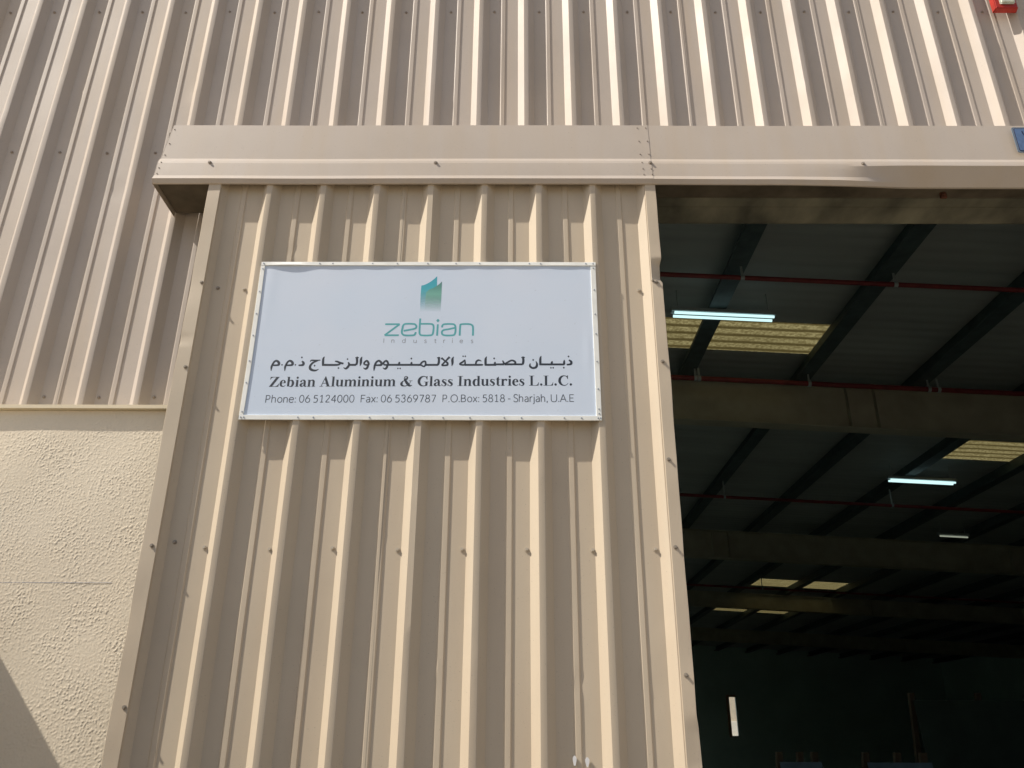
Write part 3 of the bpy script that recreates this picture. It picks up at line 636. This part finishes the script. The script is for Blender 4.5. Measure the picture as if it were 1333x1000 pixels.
MARK_BLUE = [[716.1, 632.4], [728.9, 635.7], [744.7, 644.1], [760.3, 655.8], [773.9, 668.9], [783.6, 680.1], [783.8, 655.8], [784.8, 631.6], [769.9, 620.9], [750.2, 611.6], [738.8, 597.8], [736.9, 567.9], [737.1, 531.4], [737.8, 499.8], [717.9, 499.7], [715.6, 545.0], [715.0, 590.8]]
MARK_GREEN = [[784.8, 631.6], [795.3, 640.9], [805.7, 653.5], [805.9, 609.4], [805.9, 568.0], [805.7, 531.6], [805.8, 499.9], [737.8, 499.8], [737.1, 531.4], [736.9, 567.9], [738.8, 597.8], [750.2, 611.6], [769.9, 620.9]]
cuts = [0, 271.5, 539.0, 895.0, 1187.0, 1500]
for a, b in zip(cuts[:-1], cuts[1:]):
    m = MB()
    for s in ARABIC:
        if a <= sum(q[0] for q in s)/len(s) < b: brush_poly(m, s, 1.18)
    press(m.build('arabic_word', M['ink']))
m = MB()
for s in LOGO_WORD:
    if len(s) == 4:                                     # the z keeps sharp corners
        for a, b in zip(s[:-1], s[1:]): brush_poly(m, [a, b], 1.15)
    else: brush_poly(m, s, 1.15)
press(m.build('logo_word', M['teal']))
for nm, pts, stops in (('logo_mark', MARK_BLUE, [(0, (.06, .37, .47)), (.36, (.07, .42, .50)), (.62, (.20, .50, .56)), (.98, (.25, .53, .58))]),
                       ('logo_mark', MARK_GREEN, [(0, (.10, .22, .22)), (.22, (.13, .33, .28)), (.45, (.20, .46, .38)), (.75, (.27, .50, .44)), (1.0, (.30, .52, .47))])):
    y = ly(); m = MB(); m.add([(SX+a/1000, y, SZ+b/1000) for a, b in pts], [tuple(range(len(pts)))])
    mt = fade_mat('logo_fade_' + ('blue' if pts is MARK_BLUE else 'green'), stops, SZ+.680 if pts is MARK_BLUE else SZ+.655, SZ+.502)
    press(m.build(nm, mt))
# bold serif line, drawn glyph by glyph (1000 units per em)
ADV = dict(zip('Zebianlumstrd&GILAC. ', (667, 444, 556, 278, 500, 556, 278, 556, 833, 389, 333, 444, 556, 833, 778, 389, 667, 722, 722, 250, 250)))
def ser(x0, x1, z=0, h=26): return ('R', x0, z, x1, z+h)
ARCH = ('B', [(190, 350, 26), (235, 415, 42), (310, 440, 70), (375, 415, 110), (412, 350, 130), (417, 300, 135)])
CARC = ('B', [(655, 520, 22), (600, 600, 40), (510, 655, 45), (400, 665, 55), (270, 610, 105), (170, 490, 140), (130, 335, 155), (165, 190, 145), (260, 70, 105), (390, 16, 52), (500, 22, 42), (600, 70, 30), (680, 165, 20)])
GL = {
 'I': [('R', 125, 0, 265, 676), ser(20, 370), ser(20, 370, 650)],
 'L': [('R', 110, 0, 250, 676), ser(20, 350, 650), ser(20, 610), ('P', [(420, 20), (610, 20), (640, 215), (612, 215), (575, 115), (520, 50)])],
 'Z': [('P', [(430, 645), (630, 676), (222, 28), (25, 0)]), ('R', 70, 645, 630, 676), ('P', [(70, 676), (52, 490), (80, 490), (125, 590), (230, 645), (230, 676)]), ('R', 25, 0, 625, 30), ('P', [(430, 30), (625, 0), (648, 215), (618, 215), (560, 100)])],
 'A': [('B', [(110, 20, 36), (345, 650, 36)]), ('P', [(340, 692), (380, 692), (650, 10), (480, 10), (285, 545)]), ('R', 190, 205, 500, 243), ser(5, 235), ser(405, 715)],
 'l': [('R', 70, 0, 205, 676), ser(12, 262), ('R', 12, 650, 205, 676)],
 'i': [('R', 70, 0, 205, 461), ser(12, 262), ('R', 12, 436, 205, 461), ('C', 137, 612, 76)],
 'n': [('R', 65, 0, 200, 461), ser(12, 247), ('R', 12, 436, 200, 461), ARCH, ('R', 350, 0, 485, 330), ser(303, 538)],
 'm': [('R', 65, 0, 200, 461), ser(12, 247), ('R', 12, 436, 200, 461), ARCH, ('R', 350, 0, 485, 330), ser(303, 528), ('B', [(475, 350, 26), (520, 415, 42), (595, 440, 70), (655, 415, 110), (692, 350, 130), (697, 300, 135)]), ('R', 630, 0, 765, 330), ser(583, 818)],
 'u': [('R', 65, 110, 200, 461), ('R', 12, 436, 200, 461), ('R', 350, 0, 485, 461), ('R', 297, 436, 485, 461), ser(350, 542), ('B', [(132, 150, 135), (150, 75, 115), (205, 35, 80), (280, 40, 45), (355, 100, 26)])],
 'r': [('R', 65, 0, 200, 461), ser(12, 262), ('R', 12, 436, 200, 461), ('B', [(190, 320, 30), (240, 405, 60), (310, 440, 60), (370, 425, 60)]), ('C', 365, 395, 68)],
 'e': [('B', [(345, 262, 118), (338, 360, 100), (280, 435, 50), (205, 440, 50), (120, 360, 105), (92, 235, 135), (115, 110, 125), (190, 40, 85), (280, 18, 48), (355, 55, 30), (405, 118, 16)]), ('R', 100, 244, 402, 276)],
 'b': [('R', 65, 20, 200, 676), ('R', 12, 650, 200, 676), ('B', [(195, 375, 28), (265, 438, 42), (370, 405, 110), (432, 235, 142), (380, 60, 110), (280, 10, 42), (195, 40, 28)])],
 'd': [('R', 350, 0, 485, 676), ('R', 295, 650, 485, 676), ser(350, 542), ('B', [(355, 375, 28), (285, 438, 42), (180, 405, 110), (112, 235, 142), (160, 60, 110), (250, 10, 42), (355, 60, 28)])],
 'a': [('R', 278, 60, 412, 330), ('C', 108, 355, 62), ('B', [(80, 375, 30), (150, 435, 45), (240, 442, 68), (315, 405, 110), (345, 320, 134)]), ('B', [(345, 85, 134), (378, 28, 66), (440, 18, 42), (482, 55, 18)]), ('B', [(300, 272, 20), (205, 225, 55), (115, 160, 115), (105, 85, 135), (160, 28, 80), (230, 32, 42), (292, 85, 24)])],
 's': [('B', [(318, 350, 22), (270, 425, 35), (190, 445, 45), (115, 405, 80), (100, 325, 105), (195, 250, 130), (285, 170, 125), (295, 90, 100), (240, 22, 55), (150, 12, 40), (85, 60, 32), (42, 155, 22)]), ('R', 28, 0, 50, 160), ('R', 306, 325, 328, 461)],
 't': [('R', 85, 70, 218, 560), ('P', [(85, 440), (218, 440), (218, 620), (190, 620)]), ('R', 18, 430, 312, 461), ('B', [(152, 95, 133), (185, 28, 75), (245, 22, 42), (308, 75, 18)])],
 'G': [CARC[:1] + (CARC[1][:-2],), ('R', 545, 45, 685, 290), ser(455, 762, 275, 28), ('P', [(640, 440), (665, 440), (672, 690), (648, 690), (560, 630)]), ('B', [(500, 22, 42), (590, 40, 60), (640, 80, 90)])],
 'C': [CARC, ('P', [(640, 440), (665, 440), (672, 690), (648, 690), (560, 630)])],
 '&': [('B', [(285, 540, 118), (330, 420, 135), (430, 250, 160), (570, 80, 165), (680, 25, 90), (790, 70, 30)]), ('B', [(320, 400, 26), (180, 320, 65), (105, 195, 140), (130, 75, 130), (250, 18, 70), (400, 22, 50), (530, 90, 42), (640, 220, 30), (690, 350, 26)]), ('B', [(275, 570, 80), (320, 650, 48), (400, 668, 40), (455, 600, 95), (430, 490, 100), (360, 420, 42)]), ser(560, 800, 352, 28)],
 '.': [('C', 125, 72, 80)],
}
# light sans line, single-width strokes (1000 units per em)
def ell(cx, cz, rx, rz): return [(cx+rx*math.cos(t), cz+rz*math.sin(t)) for t in np.linspace(0, 2*math.pi, 13)]
ARC_N = [(80, 340), (125, 430), (200, 485), (290, 495), (375, 460), (420, 380), (428, 300)]
SANS = {
 'P': (590, [[(95,0),(95,720)], [(95,690),(290,690),(410,655),(460,520),(415,375),(300,322),(95,320)]]),
 'h': (560, [[(80,0),(80,740)], ARC_N, [(428,310),(428,0)]]), 'n': (560, [[(80,0),(80,510)], ARC_N, [(428,310),(428,0)]]),
 'o': (580, [ell(290,253,210,245)]), '0': (580, [ell(290,360,212,350)]), 'O': (790, [ell(395,360,325,355)]),
 'e': (530, [[(60,275),(462,275)], [(462,275),(450,385),(385,470),(270,497),(150,462),(75,370),(55,250),(80,120),(155,32),(270,5),(370,22),(450,85)]]),
 ':': (240, [('D',120,42), ('D',120,430)]), '.': (220, [('D',110,42)]), ',': (220, [('D',110,42), [(120,30),(85,-110)]]),
 '6': (580, [ell(290,225,205,215), [(92,270),(150,430),(250,590),(360,720)]]),
 '9': (580, [ell(285,500,200,205), [(482,470),(430,330),(330,160),(210,0)]]),
 '5': (580, [[(455,690),(160,690)], [(160,690),(128,400)], [(128,400),(250,432),(380,405),(460,310),(460,170),(375,45),(235,5),(100,50)]]),
 '1': (580, [[(305,0),(305,720)], [(305,715),(140,570)], [(140,30),(460,30)]]),
 '2': (580, [[(110,560),(165,670),(280,715),(400,675),(445,555),(400,420),(270,260),(110,45)], [(100,32),(480,32)]]),
 '3': (580, [[(110,590),(175,685),(290,717),(395,675),(430,555),(380,430),(260,390)], [(260,388),(390,355),(460,220),(415,80),(290,5),(165,28),(90,130)]]),
 '4': (580, [[(390,0),(390,715)], [(390,715),(60,215)], [(60,215),(520,215)]]),
 '7': (580, [[(90,690),(480,690)], [(480,690),(220,0)]]), '8': (580, [ell(290,545,160,165), ell(290,190,205,185)]),
 'F': (540, [[(95,0),(95,720)], [(95,690),(470,690)], [(95,370),(420,370)]]),
 'a': (500, [[(90,430),(165,480),(260,497),(350,455),(392,370),(396,290)], [(396,300),(396,0)], [(396,292),(250,280),(115,220),(72,125),(120,32),(225,8),(325,50),(396,130)]]),
 'x': (480, [[(50,505),(430,0)], [(425,505),(45,0)]]),
 'B': (640, [[(95,0),(95,720)], [(95,690),(300,690),(430,650),(460,540),(420,420),(300,375),(95,375)], [(95,372),(330,372),(475,320),(515,195),(460,65),(320,30),(95,30)]]),
 'S': (540, [[(450,620),(380,700),(270,722),(150,685),(97,575),(135,450),(280,372),(425,290),(470,175),(420,52),(290,3),(160,25),(70,110)]]),
 'r': (370, [[(80,0),(80,510)], [(80,320),(135,430),(220,490),(325,495)]]), 'j': (240, [[(120,510),(120,-60)], [(120,-60),(112,-140),(70,-180),(5,-185)], ('D',120,680)]),
 '-': (370, [[(60,290),(310,290)]]), 'U': (730, [[(95,720),(95,270)], [(635,720),(635,270)], [(95,280),(125,115),(230,25),(365,3),(500,25),(605,115),(635,280)]]),
 'A': (670, [[(40,0),(335,720)], [(335,720),(630,0)], [(150,240),(520,240)]]), 'E': (580, [[(95,0),(95,720)], [(95,690),(490,690)], [(95,370),(440,370)], [(95,30),(490,30)]]),
 ' ': (190, []), 'I': (270, [[(135,0),(135,720)]]), 'd': (570, [[(478,0),(478,740)], ell(272,253,205,245)]),
 'u': (560, [[(80,510),(80,190)], [(80,200),(105,80),(190,15),(290,12),(390,55),(470,150)], [(475,510),(475,0)]]),
 's': (430, [[(350,425),(280,485),(190,495),(105,440),(95,350),(190,280),(315,220),(350,120),(290,20),(180,5),(60,60)]]),
 't': (370, [[(150,660),(150,130)], [(150,140),(175,35),(255,10),(330,40)], [(40,490),(320,490)]]), 'i': (240, [[(120,0),(120,510)], ('D',120,680)]),
}
def lay_text(txt, a, b, cap, kind, mat, name, w=74):
    """one mesh per word; a, b: ends of the base line in mm; cap: height of capitals in mm"""
    adv = (lambda c: ADV[c]) if kind == 'serif' else (lambda c: SANS[c][0])
    tot = sum(adv(c) for c in txt); ax = np.array(b, float)-np.array(a, float); u_ = ax/np.linalg.norm(ax); sx = np.linalg.norm(ax)/tot; sz = cap/(676.0 if kind == 'serif' else 720.0)
    pen = 0; m = MB()
    def T(x, z): return (a[0]+u_[0]*(pen+x)*sx, a[1]+u_[1]*(pen+x)*sx+z*sz)
    def poly(pts):
        y = ly(); m.add([(SX+p[0]/1000, y, SZ+p[1]/1000) for p in (T(*q) for q in pts)], [tuple(range(len(pts)))])
    def disc(cx, cz, r): poly([(cx+r*math.cos(t)*.95, cz+r*math.sin(t)) for t in np.linspace(0, 2*math.pi, 15)[:-1]])
    for c in txt + ' ':
        if c == ' ':
            if m.v: press(m.build(name, mat))
            m = MB(); pen += adv(' '); continue
        if kind == 'serif':
            for g_ in GL.get(c, []):
                if g_[0] == 'R': _, xa, za, xb, zb = g_; poly([(xa, za), (xb, za), (xb, zb), (xa, zb)])
                elif g_[0] == 'P': poly(g_[1])
                elif g_[0] == 'C': disc(*g_[1:])
                else: brush_poly(m, [(*T(x, z), w_*1.06*(sx+sz)/2) for x, z, w_ in g_[1]])
        else:
            for g_ in SANS[c][1]:
                if g_[0] == 'D': disc(g_[1], g_[2], w*.72)
                else: brush_poly(m, [(*T(x, z), w*(sx+sz)/2) for x, z in g_])
        pen += adv(c)
lay_text('Zebian Aluminium & Glass Industries L.L.C.', (103.5, 147.6), (1368.5, 156.8), 45.0, 'serif', M['ink'], 'serif_word')
f0 = lambda px: 98.2 + (px-344)*(1370.2-98.2)/(747-344)
f1 = lambda px: 76.8 + (px-344)*(83.6-76.8)/(747-344)
for txt, xa, xb in (('Phone: 06 5124000', 343.3, 461), ('Fax: 06 5369787', 468, 568), ('P.O.Box: 5818 - Sharjah, U.A.E', 575, 748.5)):
    lay_text(txt, (f0(xa), f1(xa)), (f0(xb), f1(xb)), 33.0, 'sans', M['ink_thin'], 'contact_word')
for ch, x in zip('Industries', (566.3, 601.6, 647.7, 695.5, 741.6, 784.6, 822.6, 858.9, 892.9, 939.8)):
    wd = SANS[ch][0]*.029
    lay_text(ch, (x-1, 352.5), (x-1+wd, 352.5), 20.5, 'sans', M['ink_grey'], 'tagline_letter', 85)

# ================================================================== SMALL FIXTURES
# red alarm beacon with a dusty pale lens, top right
al = thing('alarm_beacon', 'red alarm box with dusty pale lens fixed to the cladding at top right', 'alarm', (2.71, WALL, 3.73+E_))
def frustum(x0, x1, z0, z1, y0, y1, ins):
    m = MB(); vs = [(x0,y0,z0),(x1,y0,z0),(x1,y0,z1),(x0,y0,z1),(x0+ins,y1,z0+ins),(x1-ins,y1,z0+ins),(x1-ins,y1,z1-ins),(x0+ins,y1,z1-ins)]
    return m.add(vs, [(0,1,2,3),(7,6,5,4),(0,4,5,1),(1,5,6,2),(2,6,7,3),(3,7,4,0)])
AX, AZ = 2.648, 3.728+E_
child(frustum(AX-.006, AX+.128, AZ, AZ+.22, 3.384, 3.350, .006).build('housing', M['red'], bevel=.004, smooth=40), al)
child(frustum(AX+.020, AX+.112, AZ+.026, AZ+.195, 3.3505, 3.336, .006).build('lens', M['lens'], bevel=.007, smooth=40), al)
# blue number plate on the hood
pl = thing('number_plate', 'small blue number plate screwed onto the hood at the right edge', 'plate', (2.52, 3.135, 2.56+E_))
PXL, PZ0, PW, PH = 2.364, 2.558+E_, .30, .150
def rr(x0, z0, w_, h_, r, y):
    return [(x0+(w_-r if sx else r)+r*math.cos(t), y, z0+(h_-r if sz else r)+r*math.sin(t))
            for sx, sz, t0 in ((1,0,-90),(1,1,0),(0,1,90),(0,0,180)) for t in np.radians(np.linspace(t0, t0+90, 5))]
M['plate'] = simple('blue_enamel', (0.115, 0.185, 0.335), 0.4, 0.0, 0.2, 30)
M['plate_rim'] = simple('plate_border', (0.16, 0.20, 0.25), 0.5)
M['navy'] = simple('navy_print', (0.02, 0.025, 0.07), 0.5)
child(MB().prism(rr(PXL, PZ0, PW, PH, .012, 3.1300), (0, .003, 0)).build('plate_back', M['plate_rim']), pl)
child(MB().prism(rr(PXL+.009, PZ0+.008, PW-.018, PH-.016, .008, 3.1288), (0, .001, 0)).build('plate_border_line', M['navy']), pl)
child(MB().prism(rr(PXL+.012, PZ0+.011, PW-.024, PH-.022, .006, 3.1276), (0, .001, 0)).build('plate_face', M['plate']), pl)
m = MB(); zt = PZ0+PH-.026
m.prism([(PXL+.042, 3.1268, zt), (PXL+.047, 3.1268, zt+.002), (PXL+.050, 3.1268, zt-.016), (PXL+.056, 3.1268, zt-.028), (PXL+.050, 3.1268, zt-.028), (PXL+.044, 3.1268, zt-.014)], (0, .0005, 0))
child(m.build('numeral', M['navy']), pl)

# ------------------------------------------------------------------ inside the hall
def pipe(y, x0, x1, drop, r, label, brk):
    z0 = hz(0)-drop; t = thing('sprinkler_pipe', label, 'pipe', ((x0+x1)/2, y, hz((x0+x1)/2)-drop-.05), 'red pipes under the hall roof')
    child(MB().tube((x0, y, hz(x0)-drop), (x1, y, hz(x1)-drop), r, 14).build('pipe_run', M['pipe'], smooth=50), t)
    for x in brk:
        mb = MB(); mb.tube((x-.02, y, hz(x)-drop), (x+.02, y, hz(x)-drop), r*1.25, 12); mb.box(x-.012, y-.004, hz(x)-drop+r, x+.012, y+.004, hz(x)-PUR+.01 if drop > PUR else hz(x)-drop+.05)
        child(mb.build('pipe_hanger', M['lampbody']), t)
pipe(7.66, -5, 16, .37, .026, 'nearest red sprinkler pipe crossing under the purlins behind the lintel', (2.42, 4.05, 5.62, 7.2))
pipe(10.33, -5, 18, .37, .034, 'red sprinkler pipe running just in front of the first cream rafter', (2.45, 2.50, 4.0, 5.62, 5.75, 7.2))
pipe(15.4, -5, 20, .55, .030, 'dim red sprinkler pipe far back in the dark hall behind first rafter', (4.0, 7.2))
pipe(24.5, -5, 20, .60, .030, 'farthest dim red sprinkler pipe deep in the dark hall', (4.0, 7.2))
def lamp(x, y, L, tubes, label, tm='tube'):
    z = hz(x)-PUR-.10
    t = thing('fluorescent_lamp', label, 'lamp', (x+L/2, y, z), 'fluorescent lamps hung under the hall roof')
    def at(dx, dy, dz): return (x+dx, y+dy, hz(x+dx)-PUR-.10+dz)
    mb = MB(); a, b = at(-.03, 0, .03), at(L+.03, 0, .03)
    mb.add([(a[0],y-.05,a[2]),(b[0],y-.05,b[2]),(b[0],y+.05,b[2]),(a[0],y+.05,a[2]),(a[0],y-.04,a[2]+.05),(b[0],y-.04,b[2]+.05),(b[0],y+.04,b[2]+.05),(a[0],y+.04,a[2]+.05)],
           [(0,3,2,1),(4,5,6,7),(0,1,5,4),(1,2,6,5),(2,3,7,6),(3,0,4,7)])
    for q in (.05, L-.05):
        p = at(q, 0, .08); mb.tube(p, (p[0], y, hz(p[0])+.01), .006, 6)
    child(mb.build('lamp_body', M['lampbody']), t)
    for k in range(tubes):
        dy = (k-(tubes-1)/2)*.095
        child(MB().tube(at(0, dy, 0), at(L, dy, 0), .017, 12).build('tube', M[tm], smooth=50), t)
lamp(1.86, 8.63, 1.17, 2, 'bright twin fluorescent lamp in front of the nearest skylight')
lamp(6.84, 14.55, 1.17, 2, 'second lit fluorescent lamp, further back in the hall at the right')
lamp(9.55, 18.40, .62, 1, 'faint yellowish short lamp, farthest back of the hall lamps', 'tube_dim')
# racks of glass and benches on the hall floor
def rack(x, y, w_, h_, label, mat2):
    t = thing('glass_rack', label, 'rack', (x, y, .02), 'glass racks standing in the hall')
    mb = MB()
    for xx in (x-w_/2, x, x+w_/2-.08):
        mb.box(xx, y-.45, .02, xx+.08, y+.45, .16); mb.prism([(xx, y+.40, .161), (xx, y+.32, .161), (xx, y+.02, h_), (xx, y+.10, h_)], (.08, 0, 0))
    child(mb.build('rack_frame', M['timber']), t)
    for k in range(4):
        yy = y-.36+k*.035
        mb = MB(); mb.prism([(x-w_/2+.05*k, yy, .165), (x-w_/2+.05*k, yy+.012, .165), (x-w_/2+.05*k, yy+.30, h_-.12-.03*k), (x-w_/2+.05*k, yy+.288, h_-.12-.03*k)], (w_-.12*k, 0, 0))
        child(mb.build('glass_sheet', mat2), t)
rack(3.75, 12.0, .55, 1.42, 'small rack of bluish glass just visible at the bottom of the doorway', M['glass'])
rack(5.05, 12.0, .85, 1.42, 'wider rack of bluish glass at the bottom of the doorway, right of the small one', M['glass'])
rack(7.6, 14.5, 2.2, 2.3, 'tall dim rack of glass standing far right in the dark hall', M['tarp'])
